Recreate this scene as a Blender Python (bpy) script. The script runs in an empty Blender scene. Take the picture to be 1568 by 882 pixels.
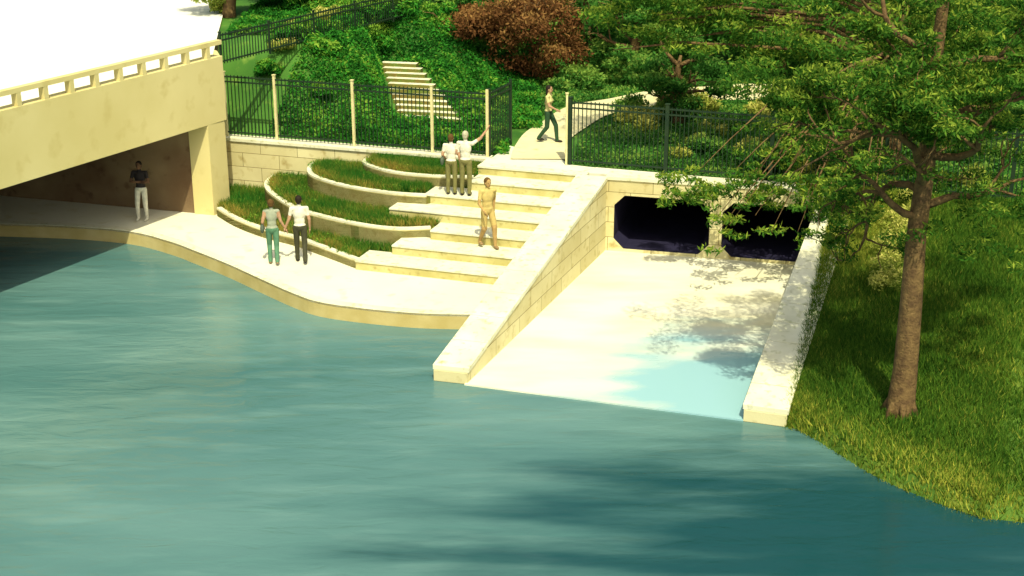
import bpy, math, random
import numpy as np
from mathutils import Vector, Matrix
random.seed(7); rng=np.random.default_rng(7)
scn=bpy.context.scene; COL=scn.collection
D2=np.array([-.95,.31]); N2=np.array([.31,.95])
BD=np.array([.478,.878])
# ---------------------------------------------------------------- materials
def newmat(name):
    m=bpy.data.materials.new(name); m.use_nodes=True
    nt=m.node_tree; b=nt.nodes['Principled BSDF']; return m,nt,b
def nd(nt,t,**k):
    n=nt.nodes.new(t)
    for a,v in k.items(): setattr(n,a,v)
    return n
def noisemix(nt,c1,c2,scale,detail=6,vec=None,lo=.35,hi=.65):
    n=nd(nt,'ShaderNodeTexNoise'); n.inputs['Scale'].default_value=scale; n.inputs['Detail'].default_value=detail
    if vec is None:
        g=nd(nt,'ShaderNodeNewGeometry'); vec=g.outputs['Position']
    nt.links.new(vec,n.inputs['Vector'])
    r=nd(nt,'ShaderNodeMapRange'); r.inputs['From Min'].default_value=lo; r.inputs['From Max'].default_value=hi
    nt.links.new(n.outputs['Fac'],r.inputs['Value'])
    m=nd(nt,'ShaderNodeMix',data_type='RGBA')
    nt.links.new(r.outputs['Result'],m.inputs['Factor'])
    for s,c in (('A',c1),('B',c2)):
        i=[q for q in m.inputs if q.name==s and q.type=='RGBA'][0]
        if isinstance(c,tuple): i.default_value=(*c,1)
        else: nt.links.new(c,i)
    o=[q for q in m.outputs if q.type=='RGBA'][0]
    return o,n
def surf(name,c1,c2,scale=1.2,c3=None,rough=.85,bump=.15,bscale=30,joint=None,jc=(.2,.16,.08),jw=1.0,jh=.42,jrot=-18.1):
    m,nt,b=newmat(name)
    o,_=noisemix(nt,c1,c2,scale)
    if c3: 
        o2,n2=noisemix(nt,o,c3,scale*4.3,8,None,.56,.75); o=o2
    if joint:
        g=nd(nt,'ShaderNodeNewGeometry'); mp=nd(nt,'ShaderNodeMapping',vector_type='POINT')
        mp.inputs['Rotation'].default_value=(0,0,math.radians(-jrot))
        nt.links.new(g.outputs['Position'],mp.inputs['Vector'])
        sp=nd(nt,'ShaderNodeSeparateXYZ'); cb=nd(nt,'ShaderNodeCombineXYZ')
        nt.links.new(mp.outputs[0],sp.inputs[0]); nt.links.new(sp.outputs['X' if joint=='v' else 'Y'],cb.inputs['X'])
        nt.links.new(sp.outputs['Z'],cb.inputs['Y'])
        br=nd(nt,'ShaderNodeTexBrick'); br.inputs['Scale'].default_value=1
        br.inputs['Brick Width'].default_value=jw; br.inputs['Row Height'].default_value=jh
        br.inputs['Mortar Size'].default_value=.008; br.inputs['Mortar Smooth'].default_value=.2
        br.inputs['Color1'].default_value=(1,1,1,1); br.inputs['Color2'].default_value=(.84,.82,.74,1); br.inputs['Mortar'].default_value=(*jc,1)
        nt.links.new(cb.outputs[0],br.inputs['Vector'])
        mm=nd(nt,'ShaderNodeMix',data_type='RGBA',blend_type='MULTIPLY'); mm.inputs['Factor'].default_value=1
        ins=[q for q in mm.inputs if q.type=='RGBA']
        nt.links.new(o,ins[0]); nt.links.new(br.outputs['Color'],ins[1]); o=[q for q in mm.outputs if q.type=='RGBA'][0]
    nt.links.new(o,b.inputs['Base Color']); b.inputs['Roughness'].default_value=rough
    b.inputs['Specular IOR Level'].default_value=.2
    if bump:
        g=nd(nt,'ShaderNodeNewGeometry'); n=nd(nt,'ShaderNodeTexNoise'); n.inputs['Scale'].default_value=bscale; n.inputs['Detail'].default_value=6
        nt.links.new(g.outputs['Position'],n.inputs['Vector'])
        bp=nd(nt,'ShaderNodeBump'); bp.inputs['Strength'].default_value=bump; bp.inputs['Distance'].default_value=.03
        nt.links.new(n.outputs['Fac'],bp.inputs['Height']); nt.links.new(bp.outputs[0],b.inputs['Normal'])
    return m
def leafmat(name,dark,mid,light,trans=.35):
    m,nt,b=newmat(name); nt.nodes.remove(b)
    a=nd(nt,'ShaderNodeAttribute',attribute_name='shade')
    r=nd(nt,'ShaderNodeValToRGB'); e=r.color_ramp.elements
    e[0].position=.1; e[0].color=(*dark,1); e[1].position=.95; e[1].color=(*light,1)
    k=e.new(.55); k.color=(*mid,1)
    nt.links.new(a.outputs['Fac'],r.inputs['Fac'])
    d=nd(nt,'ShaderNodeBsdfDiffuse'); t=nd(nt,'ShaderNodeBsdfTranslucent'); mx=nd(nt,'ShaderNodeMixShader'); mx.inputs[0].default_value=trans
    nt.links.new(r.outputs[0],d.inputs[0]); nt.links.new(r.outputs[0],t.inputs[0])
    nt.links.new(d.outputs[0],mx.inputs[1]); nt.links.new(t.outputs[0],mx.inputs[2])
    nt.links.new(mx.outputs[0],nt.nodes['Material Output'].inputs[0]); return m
CREAM=surf('cream_limestone',(.58,.52,.30),(.70,.65,.40),.8,(.42,.34,.15),joint='v',jw=1.3,jh=.46)
CREAM2=surf('cream_limestone_side',(.60,.54,.31),(.72,.67,.43),.8,(.44,.37,.17),joint='s',jw=1.6,jh=.46,jrot=-21.1)
PAVE=surf('pale_concrete_paving',(.68,.67,.55),(.74,.73,.62),.5,(.62,.59,.42),rough=.9,bump=.08)
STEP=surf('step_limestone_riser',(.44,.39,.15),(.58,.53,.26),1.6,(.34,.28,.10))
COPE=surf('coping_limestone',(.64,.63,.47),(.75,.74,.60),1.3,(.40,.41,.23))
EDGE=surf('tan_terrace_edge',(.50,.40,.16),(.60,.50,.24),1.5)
FASC=surf('ochre_bridge_concrete',(.60,.52,.24),(.68,.60,.31),.35,(.54,.45,.19),bump=.1)
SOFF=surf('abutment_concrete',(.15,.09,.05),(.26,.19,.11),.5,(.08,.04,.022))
DECK=surf('bridge_deck_concrete',(.80,.80,.74),(.86,.86,.81),.3)
SOIL=surf('planter_soil',(.16,.12,.03),(.10,.17,.03),3,(.26,.22,.06))
IRON=surf('dark_iron',(.012,.03,.018),(.02,.04,.02),4,rough=.5,bump=0)
POSTY=surf('cream_fence_post',(.6,.54,.28),(.7,.64,.36),4,bump=0)
HILL=surf('hill_grass',(.03,.11,.015),(.07,.19,.028),.5,(.14,.24,.04))
BANK=surf('bank_grass',(.045,.11,.014),(.10,.18,.022),.35,(.20,.24,.035),bump=.6,bscale=14)
PATH=surf('park_path',(.60,.55,.33),(.70,.66,.43),.7,(.48,.42,.22))
BARK=surf('tree_bark',(.10,.06,.03),(.20,.13,.055),6,(.05,.03,.015),bump=.9,bscale=18)
CULV=surf('culvert_shade_concrete',(.014,.013,.04),(.02,.018,.055),2)  # darkness inside the culvert is put into this near-black colour
L_NEAR=leafmat('cypress_foliage',(.018,.065,.010),(.065,.19,.025),(.34,.44,.06),.42)
L_BACK=leafmat('woodland_foliage',(.025,.10,.018),(.075,.25,.045),(.30,.46,.09),.45)
L_IVY=leafmat('ivy_foliage',(.015,.10,.015),(.05,.27,.03),(.28,.46,.06))
L_RED=leafmat('red_maple_foliage',(.07,.035,.015),(.19,.085,.035),(.34,.20,.07))
L_YEL=leafmat('yellow_green_foliage',(.12,.20,.03),(.34,.40,.07),(.66,.62,.18))  # bright yellow-green leaf colours
G_BANK=leafmat('bank_grass_blades',(.035,.11,.014),(.12,.23,.026),(.50,.50,.08),.3)
G_PLANT=leafmat('planter_grass_blades',(.03,.15,.02),(.13,.22,.03),(.40,.31,.07),.3)
# ---------------------------------------------------------------- mesh helpers
def link(o,parent=None):
    COL.objects.link(o)
    if parent: o.parent=parent
    return o
def empty(name):
    e=bpy.data.objects.new(name,None); return link(e)
def mesh(name,v,f,mat,parent=None,smooth=False):
    me=bpy.data.meshes.new(name); me.from_pydata([tuple(map(float,p)) for p in v],[],f); me.update()
    if isinstance(mat,list):
        for q in mat: me.materials.append(q)
    else: me.materials.append(mat)
    if smooth: me.polygons.foreach_set('use_smooth',[True]*len(me.polygons))
    return link(bpy.data.objects.new(name,me),parent)
def prism(name,pts,z0,z1,mat,parent=None,bev=0):
    n=len(pts); 
    if sum(pts[i][0]*pts[(i+1)%n][1]-pts[(i+1)%n][0]*pts[i][1] for i in range(n))<0: 
        pts=pts[::-1]; 
        if not np.isscalar(z1): z1=z1[::-1]
    zt=[z1]*n if np.isscalar(z1) else z1
    v=[(p[0],p[1],z0) for p in pts]+[(p[0],p[1],zt[i]) for i,p in enumerate(pts)]
    f=[tuple(range(n))[::-1],tuple(range(n,2*n))]+[(i,(i+1)%n,n+(i+1)%n,n+i) for i in range(n)]
    o=mesh(name,v,f,mat,parent)
    if isinstance(mat,list):
        for p in o.data.polygons: p.material_index=1 if p.normal.z>.7 else 0
    if bev:
        b=o.modifiers.new('bevel','BEVEL'); b.width=bev; b.segments=2; b.limit_method='ANGLE'
    return o
class MB:
    def __init__(s): s.v=[]; s.f=[]
    def add(s,v,f):
        k=len(s.v); s.v+=list(v); s.f+=[tuple(i+k for i in q) for q in f]
    def box(s,c,dx,dy,dz,ang=0):
        ca,sa=math.cos(ang),math.sin(ang); v=[]
        for z in(-dz/2,dz/2):
            for x,y in((-dx/2,-dy/2),(dx/2,-dy/2),(dx/2,dy/2),(-dx/2,dy/2)):
                v.append((c[0]+x*ca-y*sa,c[1]+x*sa+y*ca,c[2]+z))
        s.add(v,[(3,2,1,0),(4,5,6,7),(0,1,5,4),(1,2,6,5),(2,3,7,6),(3,0,4,7)])
    def tube(s,pts,rad,seg=8):
        P=[Vector(p) for p in pts]; v=[];f=[]
        for i,p in enumerate(P):
            t=(P[min(i+1,len(P)-1)]-P[max(i-1,0)]).normalized()
            a=t.cross(Vector((.31,.95,.05))); 
            if a.length<.1: a=t.cross(Vector((1,0,0)))
            a.normalize(); b=t.cross(a)
            for j in range(seg):
                th=2*math.pi*j/seg; v.append(p+(a*math.cos(th)+b*math.sin(th))*rad[i])
        for i in range(len(P)-1):
            for j in range(seg):
                f.append((i*seg+j,i*seg+(j+1)%seg,(i+1)*seg+(j+1)%seg,(i+1)*seg+j))
        f.append(tuple(range(seg))[::-1]); f.append(tuple(range((len(P)-1)*seg,len(P)*seg)))
        s.add(v,f)
    def ball(s,c,r,su=12,sv=8,rot=None):
        v=[(0,0,r[2])];f=[]
        for i in range(1,sv):
            ph=math.pi*i/sv
            for j in range(su):
                th=2*math.pi*j/su; v.append((r[0]*math.sin(ph)*math.cos(th),r[1]*math.sin(ph)*math.sin(th),r[2]*math.cos(ph)))
        v.append((0,0,-r[2])); e=len(v)-1
        for j in range(su):
            f.append((0,1+j,1+(j+1)%su)); f.append((e,e-su+(j+1)%su,e-su+j))
        for i in range(sv-2):
            for j in range(su):
                a=1+i*su; f.append((a+j,a+su+j,a+su+(j+1)%su,a+(j+1)%su))
        if rot is not None: v=[rot@Vector(q) for q in v]
        s.add([(q[0]+c[0],q[1]+c[1],q[2]+c[2]) for q in v],f)
    def obj(s,name,mat,parent=None,smooth=False): return mesh(name,s.v,s.f,mat,parent,smooth)
def quads(name,V,shade,mat,parent=None,k=4):
    n=V.shape[0]; me=bpy.data.meshes.new(name)
    me.vertices.add(n*k); me.vertices.foreach_set('co',V.reshape(-1).astype(np.float32))
    me.loops.add(n*k); me.loops.foreach_set('vertex_index',np.arange(n*k,dtype=np.int32))
    me.polygons.add(n); me.polygons.foreach_set('loop_start',np.arange(0,n*k,k,dtype=np.int32))
    me.update(); me.validate()
    a=me.attributes.new('shade','FLOAT','POINT'); a.data.foreach_set('value',np.repeat(shade,k).astype(np.float32))
    me.materials.append(mat); return link(bpy.data.objects.new(name,me),parent)
def leaves(C,size,elong=1.6,flat=.0):
    n=len(C); a=rng.normal(size=(n,3)); 
    if flat: a[:,2]*=(1-flat)
    a/=np.linalg.norm(a,axis=1)[:,None]; b=rng.normal(size=(n,3)); b-=a*(a*b).sum(1)[:,None]; b/=np.linalg.norm(b,axis=1)[:,None]
    s=size*rng.uniform(.6,1.35,n)[:,None]; l=a*s*elong; w=b*s*.6
    return np.stack([C-l*.5,C+w*.5,C+l*.5,C-w*.5],1)
def clump(c,r,n):
    d=rng.normal(size=(n,3)); d/=np.linalg.norm(d,axis=1)[:,None]
    rr=rng.uniform(.15,1,n)**.5*rng.uniform(.8,1.25,n); P=d*rr[:,None]*np.array(r)
    return P+np.array(c), .25+.35*(P[:,2]/r[2])  # upper leaves coloured lighter: sunlight painted into the clump
def foliage(name,clumps,dens,size,mat,parent=None,flat=0,elong=1.6,bias=.22):
    Cs=[];S=[]
    for c,r in clumps:
        n=int(dens*r[0]*r[1]*r[2]**.5)+30; P,s=clump(c,r,n); base=rng.uniform(-.14,.22)
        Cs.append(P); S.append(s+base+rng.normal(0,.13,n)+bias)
    C=np.concatenate(Cs); S=np.clip(np.concatenate(S),0,1)
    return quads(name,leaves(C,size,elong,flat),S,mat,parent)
def blades(C,h,w,lean=.35):
    n=len(C); hh=h*rng.uniform(.5,1.4,n); th=rng.uniform(0,2*math.pi,n)
    dx=np.stack([np.cos(th),np.sin(th),np.zeros(n)],1)*w; ph=rng.uniform(0,2*math.pi,n); L=rng.uniform(0,lean,n)*hh
    tip=C+np.stack([np.cos(ph)*L,np.sin(ph)*L,hh],1)
    return np.stack([C-dx/2,C+dx/2,tip],1)
def inpoly(X,Y,poly):
    ins=np.zeros(len(X),bool); n=len(poly)
    for i in range(n):
        x1,y1=poly[i];x2,y2=poly[(i+1)%n]
        if y1==y2: continue
        c=((y1>Y)!=(y2>Y))&(X<(x2-x1)*(Y-y1)/(y2-y1)+x1); ins^=c
    return ins
def smoothc(pts,k=6):
    P=[np.array(p,float) for p in pts]; out=[]
    for i in range(len(P)-1):
        p0=P[max(i-1,0)];p1=P[i];p2=P[i+1];p3=P[min(i+2,len(P)-1)]
        for j in range(k):
            t=j/k; out.append(.5*((2*p1)+(-p0+p2)*t+(2*p0-5*p1+4*p2-p3)*t*t+(-p0+3*p1-3*p2+p3)*t**3))
    out.append(P[-1]); return [tuple(q) for q in out]
def ribbon(name,curve,th,z0,z1,mat,parent=None):
    C=[np.array(p) for p in curve]; v=[];f=[]; n=len(C)
    for i in range(n):
        t=C[min(i+1,n-1)]-C[max(i-1,0)]; t/=np.linalg.norm(t); nn=np.array([-t[1],t[0]])*th
        a=C[i]; b=C[i]+nn
        v+=[(a[0],a[1],z0),(a[0],a[1],z1),(b[0],b[1],z1),(b[0],b[1],z0)]
    for i in range(n-1):
        for j in range(4): f.append((i*4+j,(i+1)*4+j,(i+1)*4+(j+1)%4,i*4+(j+1)%4))
    f+=[(3,2,1,0),tuple(range((n-1)*4,n*4))]
    return mesh(name,v,f,mat,parent)
# ---------------------------------------------------------------- ground / water
mesh('river_bed_ground',[(-600,-300,-1.4),(600,-300,-1.4),(600,900,-1.4),(-600,900,-1.4)],[(0,1,2,3)],BANK)
m,nt,b=newmat('river_water')
g=nd(nt,'ShaderNodeNewGeometry'); mp=nd(nt,'ShaderNodeMapping'); mp.inputs['Scale'].default_value=(.10,.24,1); mp.inputs['Rotation'].default_value=(0,0,.1)
nt.links.new(g.outputs['Position'],mp.inputs[0])
o,_=noisemix(nt,(.050,.140,.150),(.110,.225,.230),1.0,4,mp.outputs[0],.30,.70)
mp2=nd(nt,'ShaderNodeMapping'); mp2.inputs['Scale'].default_value=(.3,1.5,1); nt.links.new(g.outputs['Position'],mp2.inputs[0])
o2,_=noisemix(nt,o,(.15,.275,.275),1.0,5,mp2.outputs[0],.52,.9)
vd=nd(nt,'ShaderNodeVectorMath',operation='DISTANCE'); mp4=nd(nt,'ShaderNodeMapping'); mp4.inputs['Scale'].default_value=(.5,1,1)  # dark reflection of tree and bank, painted into the water colour
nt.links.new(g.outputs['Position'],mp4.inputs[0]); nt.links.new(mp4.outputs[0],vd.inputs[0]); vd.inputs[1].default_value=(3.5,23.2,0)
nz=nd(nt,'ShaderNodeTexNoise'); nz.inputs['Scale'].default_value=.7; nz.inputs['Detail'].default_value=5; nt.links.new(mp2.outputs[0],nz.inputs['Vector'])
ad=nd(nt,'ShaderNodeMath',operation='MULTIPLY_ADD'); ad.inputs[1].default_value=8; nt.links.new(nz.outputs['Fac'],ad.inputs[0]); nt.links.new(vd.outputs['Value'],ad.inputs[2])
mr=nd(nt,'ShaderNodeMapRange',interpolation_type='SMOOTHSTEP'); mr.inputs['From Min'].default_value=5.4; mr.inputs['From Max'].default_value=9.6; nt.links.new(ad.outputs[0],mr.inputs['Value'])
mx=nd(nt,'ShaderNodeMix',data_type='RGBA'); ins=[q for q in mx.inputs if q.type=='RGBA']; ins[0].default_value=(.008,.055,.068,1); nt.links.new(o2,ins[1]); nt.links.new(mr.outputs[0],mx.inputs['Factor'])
nt.links.new([q for q in mx.outputs if q.type=='RGBA'][0],b.inputs['Base Color'])
b.inputs['Roughness'].default_value=.12; b.inputs['IOR'].default_value=1.33
mp3=nd(nt,'ShaderNodeMapping'); mp3.inputs['Scale'].default_value=(.6,1.7,1); nt.links.new(g.outputs['Position'],mp3.inputs[0])
nb=nd(nt,'ShaderNodeTexNoise'); nb.inputs['Scale'].default_value=1.3; nb.inputs['Detail'].default_value=6; nb.inputs['Distortion'].default_value=.5; nt.links.new(mp3.outputs[0],nb.inputs['Vector'])
bp=nd(nt,'ShaderNodeBump'); bp.inputs['Strength'].default_value=.42; bp.inputs['Distance'].default_value=.10; nt.links.new(nb.outputs['Fac'],bp.inputs['Height']); nt.links.new(bp.outputs[0],b.inputs['Normal'])
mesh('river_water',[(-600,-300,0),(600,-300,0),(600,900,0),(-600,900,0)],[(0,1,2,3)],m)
# ---------------------------------------------------------------- terrain
SC0=np.array([-2.75,46.9]); SD=np.array([.975,-.22]); SN=np.array([.22,.975])
def ss(x,a,b_): t=np.clip((x-a)/(b_-a),0,1); return t*t*(3-2*t)
def H(x,y):
    q=(x+9.25)*.878-(y-42.37)*.478
    d=y-(41.8-.335*x)
    z=2.27+2.75*(1-ss(q,-.8,4.2))*ss(d,.35,3.2)
    z=z+.08*np.sin(x*1.3)*np.sin(y*.9)*ss(d,.5,3)*ss(q,0,2)+ ss(d,14,60)*3
    pr=(x-SC0[0])*SN[0]+(y-SC0[1])*SN[1]; la=(x-SC0[0])*SD[0]+(y-SC0[1])*SD[1]+pr*.45
    w=(1-ss(np.abs(la),1.15,2.0))*ss(pr,-1.2,-.2)*(1-ss(pr,3.6,5.2))
    zs=2.42+1.15*np.clip(pr/3.2,0,1)-.12
    return z*(1-w)+zs*w
xs=np.concatenate([np.linspace(-90,-13,14),np.linspace(-12,20,100),np.linspace(22,120,16)]); ts=np.concatenate([[0],np.linspace(.3,30,100),np.linspace(34,160,14)])
V=[]
for t in ts:
    for x in xs:
        y=41.9-.335*min(max(x,-25),40)+t; V.append((x,y,float(H(x,y))))
nx=len(xs)
F=[(j*nx+i,j*nx+i+1,(j+1)*nx+i+1,(j+1)*nx+i) for j in range(len(ts)-1) for i in range(nx-1)]
mesh('hill_terrain',V,F,HILL,smooth=True)
shore=[(5.85,27.7),(6.1,27.5),(6.48,26.8),(7.22,25.31),(8.0,24.36),(8.68,23.73),(9.54,23.43),(14,22.5),(22,22),(50,18),(120,10)]
inn=[(9.1,38.45),(9.7,38.5),(10.4,38.3),(11.3,38.0),(12.2,37.7),(13.2,37.4),(14.2,37.05),(18,35.8),(26,33.1),(50,28.3),(120,28.3)]
sh=smoothc(shore,6); im=smoothc(inn,6); NT=40; V=[]
def bz(t): return -.35+.65*min(t/.04,1)+ (2.0*max(0,(t-.04)/.96)) 
for k in range(NT+1):
    t=(k/NT)**1.3
    for a,c in zip(sh,im):
        x=a[0]+(c[0]-a[0])*t; y=a[1]+(c[1]-a[1])*t
        V.append((x,y,bz(t)+.05*math.sin(x*2.1)*math.sin(y*1.7)*min(1,t*5)*(1-t)))
nx=len(sh); F=[(j*nx+i,j*nx+i+1,(j+1)*nx+i+1,(j+1)*nx+i) for j in range(NT) for i in range(nx-1)]
mesh('grass_bank',V,F,BANK,smooth=True)
def bankpts(n,umax):
    u=rng.uniform(0,umax,n); t=rng.uniform(0,1,n)**.85
    A=np.array(sh);B=np.array(im); i=np.minimum(u.astype(int),nx-2); fr=(u-i)[:,None]
    P=(A[i]*(1-fr)+A[i+1]*fr)*(1-t[:,None])+(B[i]*(1-fr)+B[i+1]*fr)*t[:,None]
    z=-.35+.65*np.minimum(t/.04,1)+2.0*np.maximum(0,(t-.04)/.96)
    return np.column_stack([P,z-.02]),t
P,t=bankpts(170000,44)
pn=np.sin(P[:,0]*1.1+2)*np.sin(P[:,1]*.7)*.5+np.sin(P[:,0]*2.7+P[:,1]*1.9)*.25
shd=np.clip(.32+.22*pn+.30*ss(1-t,.84,1.0)+rng.normal(0,.19,len(P))+.45*ss(t,.45,.8)*(1-ss(P[:,0],9.6,11.5)),0,1)
quads('bank_grass_blades',blades(P,.17,.032,.9),shd,G_BANK,k=3)
# ---------------------------------------------------------------- terrace
edge=[(-22,42.2),(-15.61,41.48),(-13.34,41.21),(-11.43,40.68),(-10.04,39.72),(-9.08,38.81),(-7.92,37.64),(-6.8,36.38),(-5.75,35.24),(-4.98,34.59),(-3.75,34.11),(-2.39,33.78),(-1.03,33.68),(-.3,33.7)]
es=smoothc(edge,5)
back=[(1.6,38.8),(1.0,41.9),(-.6,42.2),(-9.3,44.95),(-9.4,42.6),(-22,46.3)]
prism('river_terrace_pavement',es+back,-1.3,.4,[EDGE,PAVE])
ribbon('river_edge_kerb',es,.28,.35,.412,COPE)
# ---------------------------------------------------------------- steps
O=np.array([-.33,35.9]); sL=[4.2,3.44,2.6,4.18,3.4,2.3,2.3]; lv=[.67,.94,1.21,1.49,1.76,2.03,2.3]
def wingx(y): return -1.82+.384*(y-30.42)
def at(o,s): return tuple(O+N2*o+D2*s)
def swing(o):
    lo,hi=-4,4
    for _ in range(40):
        mid=(lo+hi)/2; p=at(o,mid)
        if p[0]>wingx(p[1])+.25: lo=mid
        else: hi=mid
    return lo
st=empty('stone_terrace_steps')
for i in range(6):
    o0=.81*i; o1=.81*(i+1)+.15; s0=swing(o0); s1=swing(o1)
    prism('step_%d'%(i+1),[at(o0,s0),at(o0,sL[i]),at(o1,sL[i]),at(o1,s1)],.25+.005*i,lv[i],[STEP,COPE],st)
    k=0; s=sL[i]+.01; e=swing(o0)
    while s>e:
        s2=max(e,s-random.uniform(1.1,1.5)); prism('nosing_%d_%d'%(i+1,k),[at(o0-.03,s2+.006),at(o0-.03,s-.006),at(o0+.42,s-.006),at(o0+.42,s2+.006)],lv[i]-.045,lv[i]+.005,COPE,st,.008); s=s2; k+=1
p6a=at(4.86,2.3);p6b=at(4.86,swing(4.86))
prism('upper_landing_pavement',[p6a,p6b,(2.0,40.5),(2.5,41.0),(1.7,41.35),(1.5,42.0),(-.1,43.7),(-.6,42.2),(-.8,41.95)],.26,2.3,[STEP,PAVE])
prism('coping_walkway_pavement',[(2.0,40.45),(3.0,40.2),(9.2,38.6),(9.3,38.75),(2.5,41.05)],2.0,2.296,PAVE)
prism('landing_edge_stone',[at(4.83,2.32),at(4.83,swing(4.83)),at(5.2,swing(5.2)),at(5.2,2.32)],2.24,2.306,COPE,st,.008)
# ---------------------------------------------------------------- planters
T1=smoothc([(-9.15,42.3),(-8.4,41.2),(-7.41,40.15),(-6.31,39.3),(-5.6,38.6),(-4.31,37.26)],5)
T2=smoothc([(-7.7,44.15),(-7.79,43.24),(-7.46,42.11),(-6.47,40.49),(-5.37,39.49),(-4.15,38.7),(-3.2,38.4),(-2.3,38.5)],5)
T3=smoothc([(-6.3,43.7),(-6.38,42.92),(-6.08,42.0),(-4.94,40.89),(-3.51,40.14),(-2.5,39.9)],5)
T4=smoothc([(-4.5,43.1),(-4.57,42.4),(-3.7,41.4),(-2.5,40.9),(-1.15,40.75)],5)
pl=empty('curved_planter_terraces')
R1=T1+[(-3.3,37.9),(-1.8,39.5),(-1.0,41.2),(-.8,42.0),(-9.3,44.75)]
R2=T2+[(-1.6,39.4),(-1.0,41.2),(-.85,42.0),(-4,43.1)]
R3=T3+[(-1.4,40.6),(-.9,41.4),(-.9,42.0),(-4,43.05)]
R4=T4+[(-.9,41.4),(-.92,42.0)]
for k,(T,R,z) in enumerate([(T1,R1,.67),(T2,R2,1.21),(T3,R3,1.76),(T4,R4,2.08)]):
    prism('soil_bed_%d'%(k+1),R,.27+.004*k,z-.07,SOIL,pl)
    ribbon('planter_wall_%d'%(k+1),T,.14,.28,z-.045,STEP,pl)
    ribbon('planter_coping_%d'%(k+1),[(p[0],p[1]) for p in T],.16,z-.045,z+.01,COPE,pl)
pts=[];sh_=[]
for k,(R,z,inner,T) in enumerate([(R1,.6,R2,T1),(R2,1.14,R3,T2),(R3,1.69,R4,T3),(R4,2.0,None,T4)]):
    A=np.array(R); n=100000 if k<2 else 80000
    X=rng.uniform(A[:,0].min(),A[:,0].max(),n);Y=rng.uniform(A[:,1].min(),A[:,1].max(),n)
    ok=inpoly(X,Y,R)
    if inner: ok&=~inpoly(X,Y,inner)
    Tn=np.array(T); dmin=np.min(np.hypot(X[:,None]-Tn[None,:,0],Y[:,None]-Tn[None,:,1]),axis=1); ok&=dmin>.2
    o=(X-O[0])*N2[0]+(Y-O[1])*N2[1]; s=(X-O[0])*D2[0]+(Y-O[1])*D2[1]
    for i in range(6): ok&=~((o>.81*i-.05)&(o<.81*(i+1)+.2)&(s<sL[i]+.06))
    ok&=~((o>4.7)&(s<2.4))
    nn=np.sin(X*3.1+k)*np.sin(Y*2.7+X)+rng.normal(0,.5,n); ok&=nn>-.9
    X=X[ok];Y=Y[ok]; pts.append(np.column_stack([X,Y,np.full(len(X),z)]))
    nn=np.sin(X[:]*2.1+k)*np.sin(Y*2.3); sh_.append(np.clip(.30+.26*nn+.34*(dmin[ok]<.42)+rng.normal(0,.2,len(X)),0,1))
P=np.concatenate(pts); S=np.concatenate(sh_)
quads('planter_grasses',blades(P,.22,.035,.9),S,G_PLANT,k=3)
cl=[]
idx_=rng.permutation(len(P))[:190]
for k_ in idx_:
    x,y,z=P[k_]; r=random.uniform(.12,.26); cl.append(((x,y,z+.08),(r,r,r*.6)))
foliage('planter_shrubs',cl,9000,.04,L_IVY,elong=1.4,bias=.2)
# ---------------------------------------------------------------- retaining wall + fences
rw=empty('stone_retaining_wall')
prism('wall_body',[(-9.3,44.78),(-.77,42.05),(-.65,42.4),(-9.2,45.2)],.24,2.2,CREAM,rw)
prism('wall_coping',[(-9.35,44.74),(-.72,41.98),(-.58,42.42),(-9.2,45.22)],2.2,2.31,COPE,rw,.01)
def fence(name,pts,z0,h,sp=.125,pmat=IRON,ph=.08,parent=None,psize=.08):
    e=parent or empty(name); mb=MB(); mp_=MB()
    for a,c in zip(pts[:-1],pts[1:]):
        a=np.array(a);c=np.array(c);L=np.linalg.norm(c-a);ang=math.atan2(c[1]-a[1],c[0]-a[0]);mid=(a+c)/2
        for zz in(.14,h-.22,h-.06): mb.box((mid[0],mid[1],z0+zz),L,.045,.045,ang)
        n=int(L/sp)
        for i in range(1,n):
            p=a+(c-a)*i/n; mb.box((p[0],p[1],z0+h/2+.03),.024,.024,h-.06,ang)
        mp_.box((a[0],a[1],z0+(h+ph)/2),psize,psize,h+ph,ang); mp_.box((a[0],a[1],z0+h+ph+.012),psize+.03,psize+.03,.024,ang)
        mp_.box((c[0]+.001,c[1],z0+(h+ph)/2),psize-.004,psize-.004,h+ph-.003,ang)
    mb.obj('pickets_and_rails',IRON,e); mp_.obj('posts',pmat,e); return e
fence('iron_picket_fence',[(-9.2,44.95),(-7.5,44.40),(-4.95,43.58),(-2.45,42.78),(-.75,42.24)],2.31,2.0,pmat=POSTY)
fence('iron_gate_panel',[(-.70,42.3),(-.05,43.85)],2.3,2.0,pmat=IRON)
fence('iron_picket_fence',[(1.72,41.35),(4.5,40.42),(7.4,39.45),(10.4,38.45),(13.6,37.38),(17,36.2),(22,34.6),(30,32)],2.3,1.95,pmat=IRON,psize=.11)
mb=MB(); mb.box((1.62,41.30,3.38),.06,.06,2.14); mb.box((1.62,41.3,4.47),.09,.09,.04); mb.obj('gate_post',POSTY)
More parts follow.
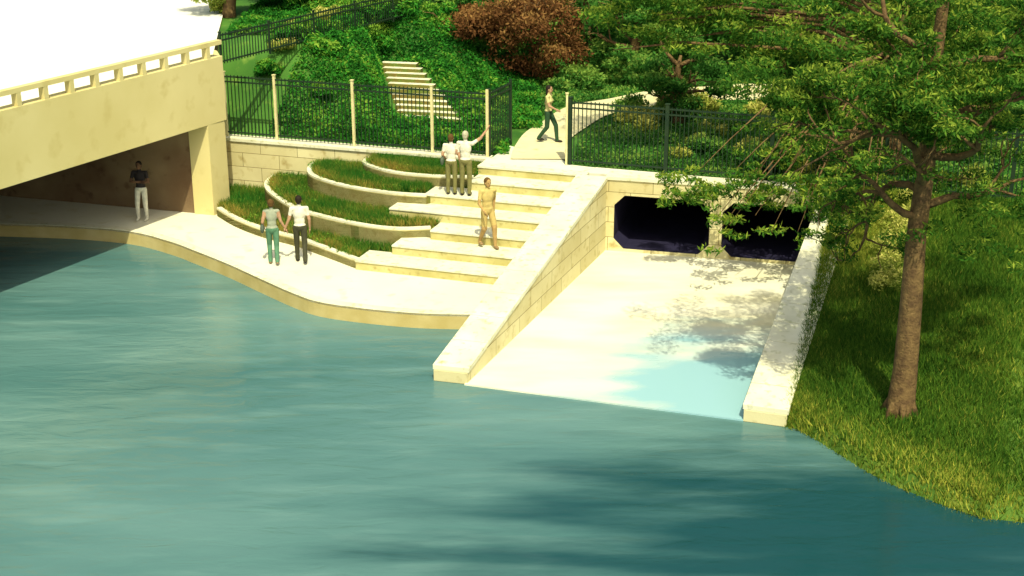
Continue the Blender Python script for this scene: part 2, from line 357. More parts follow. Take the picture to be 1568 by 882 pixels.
# ---------------------------------------------------------------- wing walls, headwall, culvert
def wing(name,a0,b0,a1,b1,n=9):
    e=empty(name); a0,b0,a1,b1=map(np.array,(a0,b0,a1,b1))
    prism('wall_body',[a0,b0,b1,a1],-1.3,[.27,.27,2.17,2.17],CREAM2,e)
    for i in range(n):
        u0=i/n+.0014;u1=(i+1)/n-.0014
        f=lambda A,B,u:A+(B-A)*u
        d=(b0-a0)*.035
        P=[f(a0,a1,u0)-d,f(b0,b1,u0)+d,f(b0,b1,u1)+d,f(a0,a1,u1)-d]
        Z=[.4+1.9*u0,.4+1.9*u0,.4+1.9*u1,.4+1.9*u1]
        v=[(p[0],p[1],z-.13) for p,z in zip(P,Z)]+[(p[0],p[1],z) for p,z in zip(P,Z)]
        o=mesh('coping_stone_%d'%(i+1),v,[(3,2,1,0),(4,5,6,7),(0,1,5,4),(1,2,6,5),(2,3,7,6),(3,0,4,7)],COPE,e)
        bb=o.modifiers.new('b','BEVEL'); bb.width=.014; bb.segments=2
wing('sloping_wing_wall',(-1.82,30.42),(-1.03,30.2),(1.92,40.25),(2.76,40.02))
wing('sloping_wing_wall',(5.04,28.2),(5.92,27.9),(8.72,38.45),(9.6,38.15),12)
hw=empty('culvert_headwall')
A=np.array([2.74,40.03]);B=np.array([9.0,38.45]);L=np.linalg.norm(B-A);ux=(B-A)/L;un=np.array([-ux[1],ux[0]])
def hp(s,t,z): p=A+ux*s+un*t; return (p[0],p[1],z)
op=[(.26,3.06),(3.42,6.25)]
za,zb,ch=.13,1.75,.3
v=[];f=[]
def q_(*pp):
    k=len(v); v.extend(hp(s,0,z) for s,z in pp); f.append(tuple(range(k,k+len(pp))))
q_((0,-1),(L,-1),(L,za),(0,za)); q_((0,zb),(L,zb),(L,2.2),(0,2.2))
q_((0,za),(op[0][0],za),(op[0][0],zb),(0,zb)); q_((op[0][1],za),(op[1][0],za),(op[1][0],zb),(op[0][1],zb)); q_((op[1][1],za),(L,za),(L,zb),(op[1][1],zb))
for a,c in op:
    q_((a,za),(a+ch,za),(a,za+ch)); q_((c,za),(c,za+ch),(c-ch,za)); q_((a,zb),(a,zb-ch),(a+ch,zb)); q_((c,zb),(c-ch,zb),(c,zb-ch))
mesh('face',v,f,CREAM,hw)
v=[];f=[]
for a,c in op:
    oct_=[(a+ch,za),(c-ch,za),(c,za+ch),(c,zb-ch),(c-ch,zb),(a+ch,zb),(a,zb-ch),(a,za+ch)]
    k=len(v); v+= [hp(s,.002,z) for s,z in oct_]+[hp(s,7,z) for s,z in oct_]
    f+=[(k+i,k+(i+1)%8,k+8+(i+1)%8,k+8+i) for i in range(8)]; f.append(tuple(range(k+8,k+16)))
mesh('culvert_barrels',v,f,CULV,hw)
prism('headwall_coping',[hp(-.0,-.04,0)[:2],hp(L,-.04,0)[:2],hp(L,.62,0)[:2],hp(0,.62,0)[:2]],2.2,2.31,COPE,hw,.01)
m,nt,b=newmat('wet_concrete_apron')
g=nd(nt,'ShaderNodeNewGeometry'); mp=nd(nt,'ShaderNodeMapping'); mp.inputs['Scale'].default_value=(.3,.8,1); nt.links.new(g.outputs['Position'],mp.inputs[0])
o,_=noisemix(nt,(.68,.65,.45),(.76,.755,.65),.9,6,mp.outputs[0],.30,.60)
nz=nd(nt,'ShaderNodeTexNoise'); nz.inputs['Scale'].default_value=1.3; nz.inputs['Detail'].default_value=6; nt.links.new(mp.outputs[0],nz.inputs['Vector'])
vd=nd(nt,'ShaderNodeVectorMath',operation='DISTANCE'); nt.links.new(g.outputs['Position'],vd.inputs[0]); vd.inputs[1].default_value=(4.9,29.9,0)
ad=nd(nt,'ShaderNodeMath',operation='MULTIPLY_ADD'); ad.inputs[1].default_value=7; nt.links.new(nz.outputs['Fac'],ad.inputs[0]); nt.links.new(vd.outputs['Value'],ad.inputs[2])
mr=nd(nt,'ShaderNodeMapRange'); mr.inputs['From Min'].default_value=5.0; mr.inputs['From Max'].default_value=8.0; nt.links.new(ad.outputs[0],mr.inputs['Value'])
mx=nd(nt,'ShaderNodeMix',data_type='RGBA'); ins=[q for q in mx.inputs if q.type=='RGBA']; ins[0].default_value=(.30,.53,.62,1); nt.links.new(o,ins[1]); nt.links.new(mr.outputs[0],mx.inputs['Factor'])  # wet patch near the mouth, its blue reflection put into the colour
nt.links.new([q for q in mx.outputs if q.type=='RGBA'][0],b.inputs['Base Color'])
r2=nd(nt,'ShaderNodeMapRange'); r2.inputs['To Min'].default_value=.14; r2.inputs['To Max'].default_value=.75; nt.links.new(mr.outputs[0],r2.inputs['Value']); nt.links.new(r2.outputs[0],b.inputs['Roughness'])
prism('concrete_apron',[(-1.1,30.15),(5.2,28.15),(9.0,38.5),(2.7,40.1)],-1.2,.035,m)
# ---------------------------------------------------------------- bridge
br=empty('road_bridge'); A0=np.array([-9.25,42.37]); BN=np.array([-.878,.478])
def bp2(a,t): p=A0+BD*a+BN*t; return (p[0],p[1])
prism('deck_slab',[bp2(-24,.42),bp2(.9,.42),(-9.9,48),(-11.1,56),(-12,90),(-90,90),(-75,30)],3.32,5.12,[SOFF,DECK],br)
prism('fascia_beam',[bp2(-24,0),bp2(.9,0),bp2(.9,.42),bp2(-24,.42)],3.25,5.24,FASC,br,.01)
mb=MB(); ang=math.atan2(BD[1],BD[0])
a=-23.9
while a<.9:
    p=bp2(a,.105); mb.box((p[0],p[1],5.415),.15,.2,.36,ang); a+=.93
p=bp2(-11.55,.103); mb.box((p[0],p[1],5.655),24.9,.206,.13,ang)
mb.obj('parapet_railing',FASC,br)
prism('end_pilaster',[(-9.25,42.37),(-8.88,43.1),(-9.35,44.73),(-10.1,44.9),(-9.9,42.56)],.23,3.3,FASC,br)
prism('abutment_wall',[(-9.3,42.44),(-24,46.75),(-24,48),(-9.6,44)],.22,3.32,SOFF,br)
prism('wing_return',[bp2(.9,0.01),(-9.3,44.74),(-9.6,45.2),bp2(.9,.4)],3.28,5.1,FASC,br)
rl=empty('iron_road_railing')
fence('x',[bp2(.95+2.4*i,.1) for i in range(7)],4.9,1.0,sp=.14,pmat=IRON,parent=rl,psize=.06,ph=.03)
# ---------------------------------------------------------------- path, hillside stairs
pc=smoothc([(.8,41.9),(.9,43.5),(1.5,46),(2.9,48.8),(5.4,50.8),(9,51.9),(14,52)],6); w=smoothc([(.85,0),(.8,0),(.85,0),(1.0,0),(1.1,0),(1.1,0),(1.1,0)],6)
V=[]
for i,p in enumerate(pc):
    t=np.array(pc[min(i+1,len(pc)-1)])-np.array(pc[max(i-1,0)]); t/=np.linalg.norm(t); nn=np.array([-t[1],t[0]])*w[i][0]
    for s in(-1,0,1):
        q=np.array(p)+nn*s; V.append((q[0],q[1],float(H(q[0],q[1]))+.06))
F=[(i*3+j,(i+1)*3+j,(i+1)*3+j+1,i*3+j+1) for i in range(len(pc)-1) for j in(0,1)]
mesh('park_path',V,F,PATH)
hs=empty('hillside_stairs')
for i in range(11):
    c=SC0+SN*.30*i-SD*.20*i; z=2.45+.12*i; wd=1.1-.045*i
    prism('tread_%d'%(i+1),[c-SD*wd,c+SD*wd,c+SD*wd+SN*.33,c-SD*wd+SN*.33],z-.5,z,[SOIL,COPE],hs)
top=SC0+SN*3.0-SD*2.0
SPOLY=[tuple(SC0-SD*1.25-SN*.3),tuple(SC0+SD*1.2-SN*.3),tuple(top+SD*.8+SN*.4),tuple(top-SD*.8+SN*.4)]
# ---------------------------------------------------------------- trees
def limb(mb,p,d,L,r,lev,tips,wig=.35):
    pts=[Vector(p)];rad=[r];n=7;dv=Vector(d).normalized()
    for i in range(n):
        dv=(dv+Vector([random.uniform(-wig,wig) for _ in range(3)])+Vector((0,0,.04))).normalized()
        pts.append(pts[-1]+dv*L/n); rad.append(r*(1-.8*(i+1)/n)+.006)
        if lev>0 and i>1 and random.random()<.75:
            sd=(dv+Vector([random.uniform(-1,1),random.uniform(-1,1),random.uniform(-.4,.5)])).normalized()
            limb(mb,pts[-1],sd,L*random.uniform(.4,.6),rad[-1]*.65,lev-1,tips,wig)
        elif i>2: tips.append(pts[-1].copy())
    mb.tube(pts,rad,7 if r>.06 else 5); tips.append(pts[-1].copy())
def tree(name,x,y,z,h,r,mat,n=9000,size=.2,tr=.22,lo=.3):
    e=empty(name); mb=MB(); tips=[]
    pts=[(x,y,z-.3),(x+.02,y,z+.2),(x+random.uniform(-.2,.2),y,z+h*.35),(x+random.uniform(-.3,.3),y,z+h*.7),(x,y,z+h*.9)]
    mb.tube(pts,[tr*1.5,tr*1.1,tr*.85,tr*.5,tr*.2],9)
    for i in range(7):
        a=i*2.4+random.random(); hh=h*random.uniform(.3,.8)
        limb(mb,(x,y,z+hh),(math.cos(a),math.sin(a),.5),r*.8,tr*.4,1,tips)
    mb.obj('trunk_and_limbs',BARK,e,True)
    cl=[]
    for i in range(30):
        a=random.uniform(0,6.28); rr=r*random.random()**.5; hh=random.uniform(lo,1.05)
        k=math.sqrt(max(.15,1-((hh-.6)/.5)**2)); q=random.uniform(.22,.40)*r
        cl.append(((x+math.cos(a)*rr*k,y+math.sin(a)*rr*k,z+h*hh),(q,q,q*.6)))
    tot=sum(c[1][0]*c[1][1]*c[1][2]**.5 for c in cl)
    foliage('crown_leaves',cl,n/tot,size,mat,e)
for (x,y,h,r,mt,n,s,lo) in [(-7.6,53.5,4,2.2,L_IVY,11000,.13,.1),(-10.3,52.0,3.0,1.5,L_YEL,8000,.11,.1),(-9.2,57,7,2.6,L_BACK,9000,.18,.2),(-4.8,56,5,2.8,L_BACK,11000,.15,.08),(-2.6,59.5,5,2.8,L_BACK,9000,.17,.1),(3.2,58.5,5,2.8,L_BACK,9000,.17,.1),
    (6.5,57,6.0,3.2,L_BACK,12000,.17,.1),(10.5,55.5,6,3.3,L_BACK,12000,.17,.1),(15,55,7,3.6,L_BACK,12000,.18,.1),(8.5,61,8,4,L_BACK,10000,.2,.1),(19,52,7,3.6,L_BACK,10000,.18,.1),
    (12.5,46.5,5.0,2.6,L_BACK,12000,.12,.12),(17.0,44,5.5,3.0,L_BACK,12000,.13,.12),(5.6,47.0,2.6,1.5,L_BACK,9000,.10,.12),(4.6,53.5,3.6,1.9,L_BACK,9000,.12,.12),(1,66,6,4,L_BACK,9000,.2,.1),(-6,66,7,4,L_BACK,9000,.2,.1),(13,64,8,4.5,L_BACK,9000,.22,.1),(20,62,8,4.5,L_BACK,8000,.22,.1)]:
    tree('broadleaf_tree',x,y,float(H(x,y)),h,r,mt,n,s,lo=lo)
tree('red_maple_tree',-1.9,53.6,2.3,2.5,2.2,L_RED,11000,.11,.1,lo=.15)
tree('red_maple_tree',.9,53.4,2.3,3.0,2.3,L_RED,12000,.11,.08,lo=.15)
def shrubs(name,lst,mat,dens,size):
    cl=[]
    for x,y,r in lst:
        for k in range(6):
            q=r*random.uniform(.4,.65); cl.append(((x+random.uniform(-.6,.6)*r,y+random.uniform(-.6,.6)*r,float(H(x,y))+random.uniform(.1,.7)*r),(q,q,q*.75)))
    return foliage(name,cl,dens,size,mat)
lst=[(random.uniform(-8.0,-2.5),random.uniform(51.2,53.5),random.uniform(.5,.9)) for _ in range(12)]+[(random.uniform(-1.3,-.3),random.uniform(46,50),random.uniform(.35,.6)) for _ in range(7)]+[(random.uniform(-8.3,-5.9),random.uniform(45.8,48.5),random.uniform(.3,.6)) for _ in range(9)]
shrubs('hillside_shrubs',lst,L_IVY,5200,.10)
lst=[(random.uniform(-9,-2),random.uniform(53,57),random.uniform(.5,.9)) for _ in range(14)]+[(random.uniform(-2,5),random.uniform(51,54),random.uniform(.5,.9)) for _ in range(8)]
shrubs('background_shrubs',lst,L_BACK,4200,.11)
lst=[(random.uniform(3.6,16),0,random.uniform(.4,.9)) for _ in range(34)]
lst=[(x,42.4-.335*x+random.uniform(.6,7),r) for x,_,r in lst]
shrubs('shrub_border',lst,L_BACK,4200,.10)
lst=[(random.uniform(4,16),0,random.uniform(.4,.8)) for _ in range(22)]
shrubs('yellow_green_shrubs',[(x,42.4-.335*x+random.uniform(.6,9),r) for x,_,r in lst],L_YEL,3600,.09)
shrubs('flowering_shrubs',[(-7.4,49.0,.5),(-6.9,50.2,.5),(-6.6,51.2,.5),(-7.6,46.9,.5),(-7.0,48.0,.35)],L_YEL,3200,.08)
n=170000; X=rng.uniform(-11,1.0,n);Y=rng.uniform(42.3,60,n); q=(X+9.25)*.878-(Y-42.37)*.478
ok=(Y>42.4-.335*X)&((q>-.1)|((X>-9.6)&(Y>48)))&~((np.abs(X-.9)<1.0)&(Y<46))&~inpoly(X,Y,SPOLY)
X=X[ok];Y=Y[ok];Z=H(X,Y)+rng.uniform(0,.28,len(X))+.1*np.sin(X*4)*np.sin(Y*3.3)
S=np.clip(.45-.12*(Y>50.5)+.24*np.sin(X*2.3)*np.sin(Y*2.9+X)+rng.normal(0,.18,len(X)),0,1)
quads('ivy_groundcover',leaves(np.column_stack([X,Y,Z]),.10,1.4),S,L_IVY)
n=100000; X=rng.uniform(1,22,n); Y=42.1-.335*X+rng.uniform(0,18,n)
pcn=np.array(pc); dm=np.min(np.hypot(X[:,None]-pcn[None,:,0],Y[:,None]-pcn[None,:,1]),axis=1); ok=dm>1.15
X=X[ok];Y=Y[ok]; S=np.clip(.5+.25*np.sin(X*1.3)*np.sin(Y*1.9)+rng.normal(0,.2,len(X)),0,1)
quads('meadow_groundcover',leaves(np.column_stack([X,Y,H(X,Y)+rng.uniform(0,.15,len(X))]),.10,1.6),S,L_BACK)
# big near tree
ct=empty('cypress_tree'); mb=MB(); tips=[]
tx,ty=8.2,27.4
tp=[(tx,ty,.2),(tx,ty,.8),(tx+.02,ty,1.6),(tx+.0,ty,3),(tx-.02,ty+.05,4.5),(tx+.03,ty,6),(tx-.02,ty,7.5),(tx+.05,ty,9.5),(tx,ty,12)]
mb.tube(tp,[.40,.29,.25,.225,.20,.17,.14,.10,.04],14)
for a in (0.3,1.5,2.6,3.7,4.6,5.6):
    mb.tube([(tx+.05*math.cos(a),ty+.05*math.sin(a),1.2),(tx+.20*math.cos(a),ty+.20*math.sin(a),.85),(tx+.42*math.cos(a),ty+.42*math.sin(a),.52)],[.10,.10,.05],7)
for z,a,L,r,up in [(4.9,3.2,2.3,.085,.1),(5.1,.2,2.4,.09,.0),(5.4,2.5,2.4,.08,.1),(5.6,4.2,1.8,.07,0),(5.8,.9,2.4,.09,.1),(6.0,3.5,2.7,.09,.05),(6.2,5.6,2.4,.09,.1),(6.6,2.9,2.7,.08,.1),(6.9,0,2.8,.09,.1),(7.2,1.7,2.5,.07,.1),(7.5,3.3,2.9,.08,.1),(7.8,6,2.8,.08,.1),(8.3,3,2.9,.07,.1),(8.8,1,2.2,.06,.2)]:
    limb(mb,(tx,ty,z),(math.cos(a),math.sin(a),up),L,r,2 if z<7.5 else 1,tips,.45)
mb.obj('trunk_and_limbs',BARK,ct,True)
cl=[]
for t in tips:
    if (t.z>6.6 and random.random()<.7) or random.random()<.28:
        q=random.uniform(.2,.42); cl.append(((t.x,t.y,t.z+.05),(q,q,q*.4)))
for i in range(110):
    a=random.uniform(0,6.28); rr=random.uniform(1.0,4.2); q=random.uniform(.3,.65)
    cl.append(((tx+.2+math.cos(a)*rr,ty+.6+math.sin(a)*rr*.6,random.uniform(7.4,10)),(q,q,q*.35)))
for i in range(34):
    cl.append(((tx+random.uniform(-.7,2.6),ty+random.uniform(-.6,.6),random.uniform(4.0,5.5)),(random.uniform(.2,.42),.3,random.uniform(.1,.16))))
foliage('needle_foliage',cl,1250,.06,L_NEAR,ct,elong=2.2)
# second cypress behind the fence, boughs drooping over the headwall
c2=empty('cypress_tree'); mb=MB(); ux_,uy_=11.0,40.2
mb.tube([(ux_,uy_,2.0),(ux_,uy_,2.6),(ux_+.1,uy_,5),(ux_,uy_,8),(ux_,uy_,11)],[.34,.26,.22,.16,.05],12)
cl=[]
for k in range(22):
    x1=random.uniform(4.0,9.6); y1=38.9-.25*(x1-5)-random.uniform(1.3,2.6); z1=random.uniform(1.7,3.3); zs_=random.uniform(4.3,6.3)
    P0=Vector((ux_,uy_,zs_)); P1=Vector((x1,y1,z1)); pts=[P0.lerp(P1,i/6)+Vector((0,0,1.0*math.sin(math.pi*i/6)))+Vector([random.uniform(-.1,.1)]*3) for i in range(7)]
    mb.tube(pts,[.06,.05,.04,.03,.025,.015,.008],6)
    for i in range(3,7):
        for r_ in range(2):
            q=random.uniform(.2,.40); p=pts[i]+Vector([random.uniform(-.4,.4) for _ in range(3)])*.9; cl.append(((p.x,p.y,p.z-.05),(q,q*.8,q*.38)))
for i in range(60):
    x1=random.uniform(4.0,9.2); q=random.uniform(.2,.38); cl.append(((x1,39.2-.25*(x1-5)-random.uniform(.2,1.6),random.uniform(2.0,2.8)),(q,q*.8,q*.4)))
for i in range(150):
    a=random.uniform(0,6.28); rr=random.uniform(.4,4.8); q=random.uniform(.4,.8); zz=random.uniform(4.4,9)
    cl.append(((ux_+math.cos(a)*rr,uy_+.6+math.sin(a)*rr*.6,zz),(q,q,q*.38)))
for i in range(120):
    x1=random.uniform(2.6,8.5); q=random.uniform(.35,.7); cl.append(((x1,random.uniform(40.8,44.5),random.uniform(5.3+.12*(8-x1),8.4)),(q,q,q*.38)))
for k in range(12):
    x1=random.uniform(2.8,6); z1=random.uniform(5.6,7.8); mb.tube([(ux_,uy_,z1-.8),(ux_-2,41,z1+.1),(x1+2,41.8,z1+.2),(x1,42.2,z1-.1)],[.08,.06,.04,.01],6)
mb.obj('trunk_and_limbs',BARK,c2,True)
foliage('needle_foliage',cl,800,.085,L_NEAR,c2,elong=2.0,bias=.30)
cl=[]
for i in range(60):
    s=random.random(); x=8.5+s*1.9+random.uniform(-.1,.5); y=33.0+s*4.6+random.uniform(-.8,.3); t=(y-26)/12; q=random.uniform(.18,.38)
    cl.append(((x+.35,y,.40+2.0*t+random.uniform(0,.25)),(q,q,q*.6)))
foliage('yellow_green_bush',cl,3500,.06,L_YEL)
# ---------------------------------------------------------------- people
def flatmat(name,c,c2=None,rough=.8):
    return surf(name,c,c2 or tuple(q*.75 for q in c),9,rough=rough,bump=0)
SK1=flatmat('skin_light',(.50,.30,.19));SK2=flatmat('skin_dark',(.16,.085,.05));SK3=flatmat('skin_tan',(.46,.30,.12))
HB=flatmat('hair_dark',(.02,.014,.01));HBR=flatmat('hair_brown',(.12,.065,.02)); EYE=flatmat('eye_dark',(.02,.015,.01)); LIP=flatmat('lips',(.35,.12,.09))
def person(name,loc,head_dir,pose,shirt,pants,skin,hair,shoes,hgt=1.75,long_hair=False,sleeves='short',shorts=False,bag=None,female=False):
    e=empty(name); J={'hed':(0,.015,1.62),'nek':(0,.0,1.48),
      'hL':(-.09,0,.92),'hR':(.09,0,.92),'kL':(-.1,.02,.5),'kR':(.1,.02,.5),'aL':(-.1,-.02,.09),'aR':(.1,-.02,.09),
      'sL':(-.185,0,1.42),'sR':(.185,0,1.42),'eL':(-.24,-.02,1.14),'eR':(.24,-.02,1.14),'wL':(-.24,.05,.89),'wR':(.24,.05,.89)}
    J.update(pose); V3={k:Vector(v) for k,v in J.items()}
    if female:
        for k in('sL','sR'): V3[k].x*=.88
    mb=MB(); segs=[]
    def cap(a,b,ra,rb,tag):
        a=Vector(a);b=Vector(b); mb.tube([a.lerp(b,i/4) for i in range(5)],[ra+(rb-ra)*i/4 for i in range(5)],12)
        mb.ball(a,(ra,)*3,12,8); mb.ball(b,(rb,)*3,12,8); segs.append((a,b,tag,max(ra,rb)))
    cw=.88 if female else 1
    mb.ball((0,0,1.29),(.165*cw,.108,.20),16,10); mb.ball((0,-.005,1.11),(.135*cw,.095,.2),16,10); mb.ball((0,-.01,.96),(.158,.115,.125),16,10)
    if female: mb.ball((-.065,.075,1.29),(.06,.05,.06)); mb.ball((.065,.075,1.29),(.06,.05,.06))
    segs.append((Vector((0,0,1.02)),Vector((0,0,1.42)),'torso',.15)); segs.append((Vector((0,0,.86)),Vector((0,0,.96)),'hip',.15))
    cap(V3['sL'],V3['sR'],.058,.058,'torso'); cap((0,-.01,1.42),V3['nek']+Vector((0,0,.05)),.058,.05,'neck')
    pw=1.18
    for s in 'LR':
        cap(V3['h'+s],V3['k'+s],.088,.06*pw,'thigh'); cap(V3['k'+s],V3['a'+s],.058*pw,.042*(1.25 if not shorts else .95),'shin')
        an=V3['a'+s]
        mb.ball(an+Vector((0,.055,-.045)),(.047,.13,.043),12,8); segs.append((an+Vector((0,-.03,-.055)),an+Vector((0,.15,-.05)),'foot',.05))
        cap(V3['s'+s],V3['e'+s],.056 if sleeves=='short' else .058,.042,'uarm'); cap(V3['e'+s],V3['w'+s],.04,.027,'farm')
        w=V3['w'+s]; d=(w-V3['e'+s]).normalized()
        mb.ball(w+d*.045,(.024,.036,.046),10,8,Vector((0,0,1)).rotation_difference(d).to_matrix()); segs.append((w+d*.03,w+d*.07,'hand',.03))
    hc=V3['hed']; mb.ball(hc+Vector((0,-.005,.03)),(.076,.095,.095),16,12); mb.ball(hc+Vector((0,.02,-.03)),(.058,.07,.08),14,10)
    mb.ball(hc+Vector((0,.1,-.005)),(.012,.018,.022),8,6)
    for q in(-1,1): mb.ball(hc+Vector((q*.077,0,0)),(.012,.02,.03),8,6)
    segs.append((hc+Vector((0,0,-.05)),hc+Vector((0,0,.05)),'head',.09))
    o=mb.obj('tmp',skin); rm=o.modifiers.new('r','REMESH'); rm.mode='VOXEL'; rm.voxel_size=.013
    sm=o.modifiers.new('s','SMOOTH'); sm.factor=.5; sm.iterations=3
    dg=bpy.context.evaluated_depsgraph_get(); me=bpy.data.meshes.new_from_object(o.evaluated_get(dg)); bpy.data.objects.remove(o)
    me.materials.clear()
    for q in(skin,shirt,pants,shoes): me.materials.append(q)
    nP=len(me.polygons); C=np.empty(nP*3); me.polygons.foreach_get('center',C); C=C.reshape(-1,3)
    best=np.full(nP,1e9); tag=np.zeros(nP,int); tn=np.zeros(nP)
    for k,(a,b_,t,r) in enumerate(segs):
        a_=np.array(a);ab=np.array(b_)-a_; u=np.clip(((C-a_)@ab)/max(1e-9,ab@ab),0,1); dd=np.linalg.norm(C-(a_+u[:,None]*ab),axis=1)-r*.9
        w_=dd<best; best[w_]=dd[w_]; tag[w_]=k; tn[w_]=u[w_]
    idx=np.zeros(nP,int)
    for i in range(nP):
        t=segs[tag[i]][2]
        if t=='torso': idx[i]=1 if C[i,2]>.99 else 2
        elif t=='hip': idx[i]=2 if C[i,2]<.99 else 1
        elif t=='thigh': idx[i]=2 if (not shorts or tn[i]<.85) else 0
        elif t=='shin': idx[i]=0 if shorts else 2
        elif t=='foot': idx[i]=3
        elif t=='uarm': idx[i]=0 if (sleeves=='none' or (sleeves=='short' and tn[i]>.62)) else 1
        elif t=='farm': idx[i]=1 if sleeves=='long' and tn[i]<.93 else 0
        elif t=='neck': idx[i]=1 if C[i,2]<1.455 else 0
    me.polygons.foreach_set('material_index',idx); me.polygons.foreach_set('use_smooth',[True]*nP)
    link(bpy.data.objects.new('body',me),e)
    fm=MB()
    for s,sg in(('L',-1),('R',1)):
        w=V3['w'+s]; d=(w-V3['e'+s]).normalized(); side=d.cross(Vector((1,0,0)) if abs(d.x)<.8 else Vector((0,0,1))).normalized(); pn=d.cross(side).normalized()
        if pn.x*sg>0: pn=-pn
        for k,(off,ln) in enumerate(((-.027,.062),(-.009,.075),(.009,.08),(.027,.072))):
            b0=w+d*.08+side*off; b1=b0+d*ln*.5+pn*.006; b2=b1+d*ln*.5+pn*.02
            fm.tube([b0-d*.015,b0,b1,b2],[.0095,.009,.008,.006],6)
        b0=w+d*.03+side*.028; b1=b0+(d*.6+side*.7)*.035; b2=b1+(d*.9+side*.1)*.03
        fm.tube([b0,b1,b2],[.0115,.010,.007],6)
    fm.obj('fingers',skin,e,True)
    hm=MB()
    hm.ball(hc+Vector((0,-.022,.043)),(.086,.098,.095),16,10); 
    if long_hair: hm.ball(hc+Vector((0,-.065,-.06)),(.075,.045,.15),12,8)
    else: hm.ball(hc+Vector((0,-.05,-.01)),(.072,.062,.075),12,8)
    hm.obj('hair',hair,e,True)
    em=MB()
    for q in(-1,1): em.ball(hc+Vector((q*.031,.083,.015)),(.011,.009,.007),8,6)
    em.obj('eyes',EYE,e,True); lm=MB(); lm.ball(hc+Vector((0,.088,-.048)),(.022,.008,.006),8,6); lm.obj('mouth',LIP,e,True)
    if bag:
        bm_=MB(); sx=bag[1]; bm_.ball((sx*.25,-.03,.98),(.055,.13,.13),12,8); bm_.tube([(sx*.24,-.03,1.1),(sx*.22,-.03,1.3),(sx*.17,-.0,1.475),(sx*.08,.02,1.49)],[.012]*4,6); bm_.obj('shoulder_bag',bag[0],e,True)
    sc=hgt/1.755; e.scale=(sc,)*3; e.rotation_euler=(0,0,head_dir); e.location=loc
    return e
WH=flatmat('white_cotton',(.74,.72,.62)); GRY=flatmat('grey_shirt',(.34,.38,.30)); DK=flatmat('dark_shirt',(.035,.028,.03)); OLV=flatmat('olive_trousers',(.20,.19,.07)); GRN=flatmat('green_trousers',(.10,.24,.15)); DKP=flatmat('dark_trousers',(.06,.06,.035)); TAN=flatmat('tan_cloth',(.60,.47,.18)); TAN2=flatmat('tan_shorts',(.54,.41,.15)); DGR=flatmat('dark_green_trousers',(.03,.08,.04)); SH=flatmat('dark_shoes',(.03,.025,.02)); SHT=flatmat('tan_shoes',(.3,.2,.1)); BAGM=flatmat('bag_cloth',(.10,.13,.10)); YLW=flatmat('cream_yellow_top',(.66,.60,.28))
person('standing_man',(-11.32,41.85,.4),math.pi-.1,{'eL':(-.26,.06,1.16),'eR':(.26,.06,1.16),'wL':(.06,.19,1.2),'wR':(-.07,.16,1.17),'kR':(.13,.03,.5),'aR':(.15,-.01,.09)},DK,WH,SK2,HB,WH,1.88)
person('walking_woman',(-6.66,37.72,.4),.15,{'kL':(-.09,.12,.5),'aL':(-.09,.0,.09),'kR':(.09,-.02,.5),'aR':(.09,-.22,.14),'eR':(.23,.0,1.15),'wR':(.34,.05,.93),'eL':(-.24,-.06,1.15),'wL':(-.22,.1,1.0)},GRY,GRN,SK1,HBR,SHT,1.88,sleeves='none',bag=(BAGM,-1),female=True)
person('walking_man',(-5.90,37.80,.4),.1,{'kL':(-.1,.1,.5),'aL':(-.1,.12,.09),'kR':(.1,.0,.5),'aR':(.1,-.18,.12),'eL':(-.26,-.01,1.15),'wL':(-.36,.04,.92)},WH,DKP,SK1,HB,SH,1.96)
person('sightseeing_man',(-1.76,39.98,1.77),-.2,{'eL':(-.24,-.04,1.15),'wL':(-.2,.14,1.0)},WH,OLV,SK1,HBR,SH,1.80,bag=(BAGM,-1))
person('pointing_man',(-1.34,39.86,1.77),-.25,{'eR':(.38,.10,1.55),'wR':(.52,.20,1.75),'eL':(-.25,.0,1.14),'wL':(-.2,.16,1.02)},WH,OLV,SK1,flatmat('hair_grey',(.5,.47,.36)),SH,1.92)
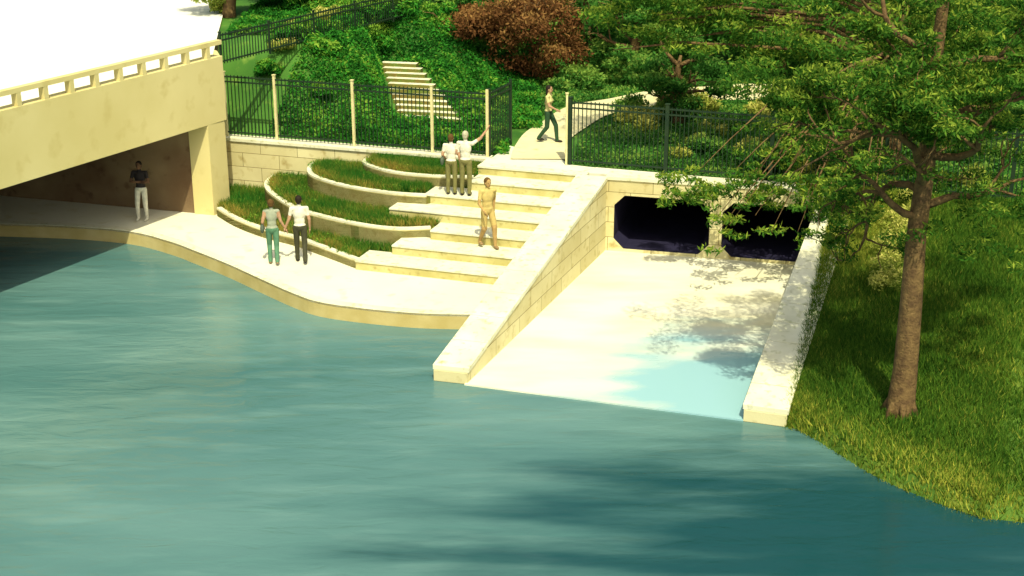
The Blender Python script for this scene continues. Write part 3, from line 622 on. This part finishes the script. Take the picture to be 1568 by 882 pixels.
person('strolling_man',(-.67,37.5,.95),math.pi+.5,{'kL':(-.11,.14,.52),'aL':(-.12,.16,.09),'kR':(.11,.03,.5),'aR':(.12,-.2,.13),'eL':(-.24,-.12,1.16),'wL':(-.22,-.1,.93),'eR':(.25,.04,1.15),'wR':(.22,.24,1.0)},TAN,TAN2,SK3,HBR,SHT,2.0,shorts=True)
person('striding_woman',(1.15,43.8,2.36),-math.pi/2-.35,{'kL':(-.09,.2,.53),'aL':(-.09,.24,.10),'kR':(.09,-.02,.5),'aR':(.09,-.28,.16),'eL':(-.2,-.16,1.18),'wL':(-.2,-.12,.95),'eR':(.2,.08,1.17),'wR':(.18,.28,1.08)},YLW,DGR,SK1,HB,SH,1.84,long_hair=True,female=True)
# ---------------------------------------------------------------- light, camera
sun_el=math.radians(57); sa=math.radians(9); sx,sy=math.sin(sa),-math.cos(sa)
S=Vector((sx*math.cos(sun_el),sy*math.cos(sun_el),math.sin(sun_el)))
l=bpy.data.lights.new('sun','SUN'); l.energy=4.7; l.angle=math.radians(.5); l.color=(1,.94,.62)
lo=link(bpy.data.objects.new('sun',l)); lo.rotation_euler=S.to_track_quat('Z','Y').to_euler(); lo.location=(10,-10,30)
w=bpy.data.worlds.new('World'); scn.world=w; w.use_nodes=True; nt=w.node_tree; bg=nt.nodes['Background']
sk=nt.nodes.new('ShaderNodeTexSky'); sk.sky_type='NISHITA'; sk.sun_disc=False; sk.sun_elevation=sun_el; sk.sun_rotation=math.atan2(sx,sy); sk.air_density=1; sk.dust_density=5
tm=nd(nt,'ShaderNodeMix',data_type='RGBA',blend_type='MULTIPLY'); tm.inputs['Factor'].default_value=1
ins=[q for q in tm.inputs if q.type=='RGBA']; nt.links.new(sk.outputs[0],ins[0]); ins[1].default_value=(1.0,1.0,.80,1)
nt.links.new([q for q in tm.outputs if q.type=='RGBA'][0],bg.inputs[0]); bg.inputs[1].default_value=.15
cd=bpy.data.cameras.new('camera'); cam=link(bpy.data.objects.new('camera',cd)); cd.sensor_width=36; cd.lens=50.0; cd.clip_end=2000
cam.location=(0,0,13.2); cam.rotation_euler=(math.radians(90-19.73),0,0); scn.camera=cam
scn.view_settings.view_transform='Standard'; scn.view_settings.look='None'; scn.view_settings.exposure=0
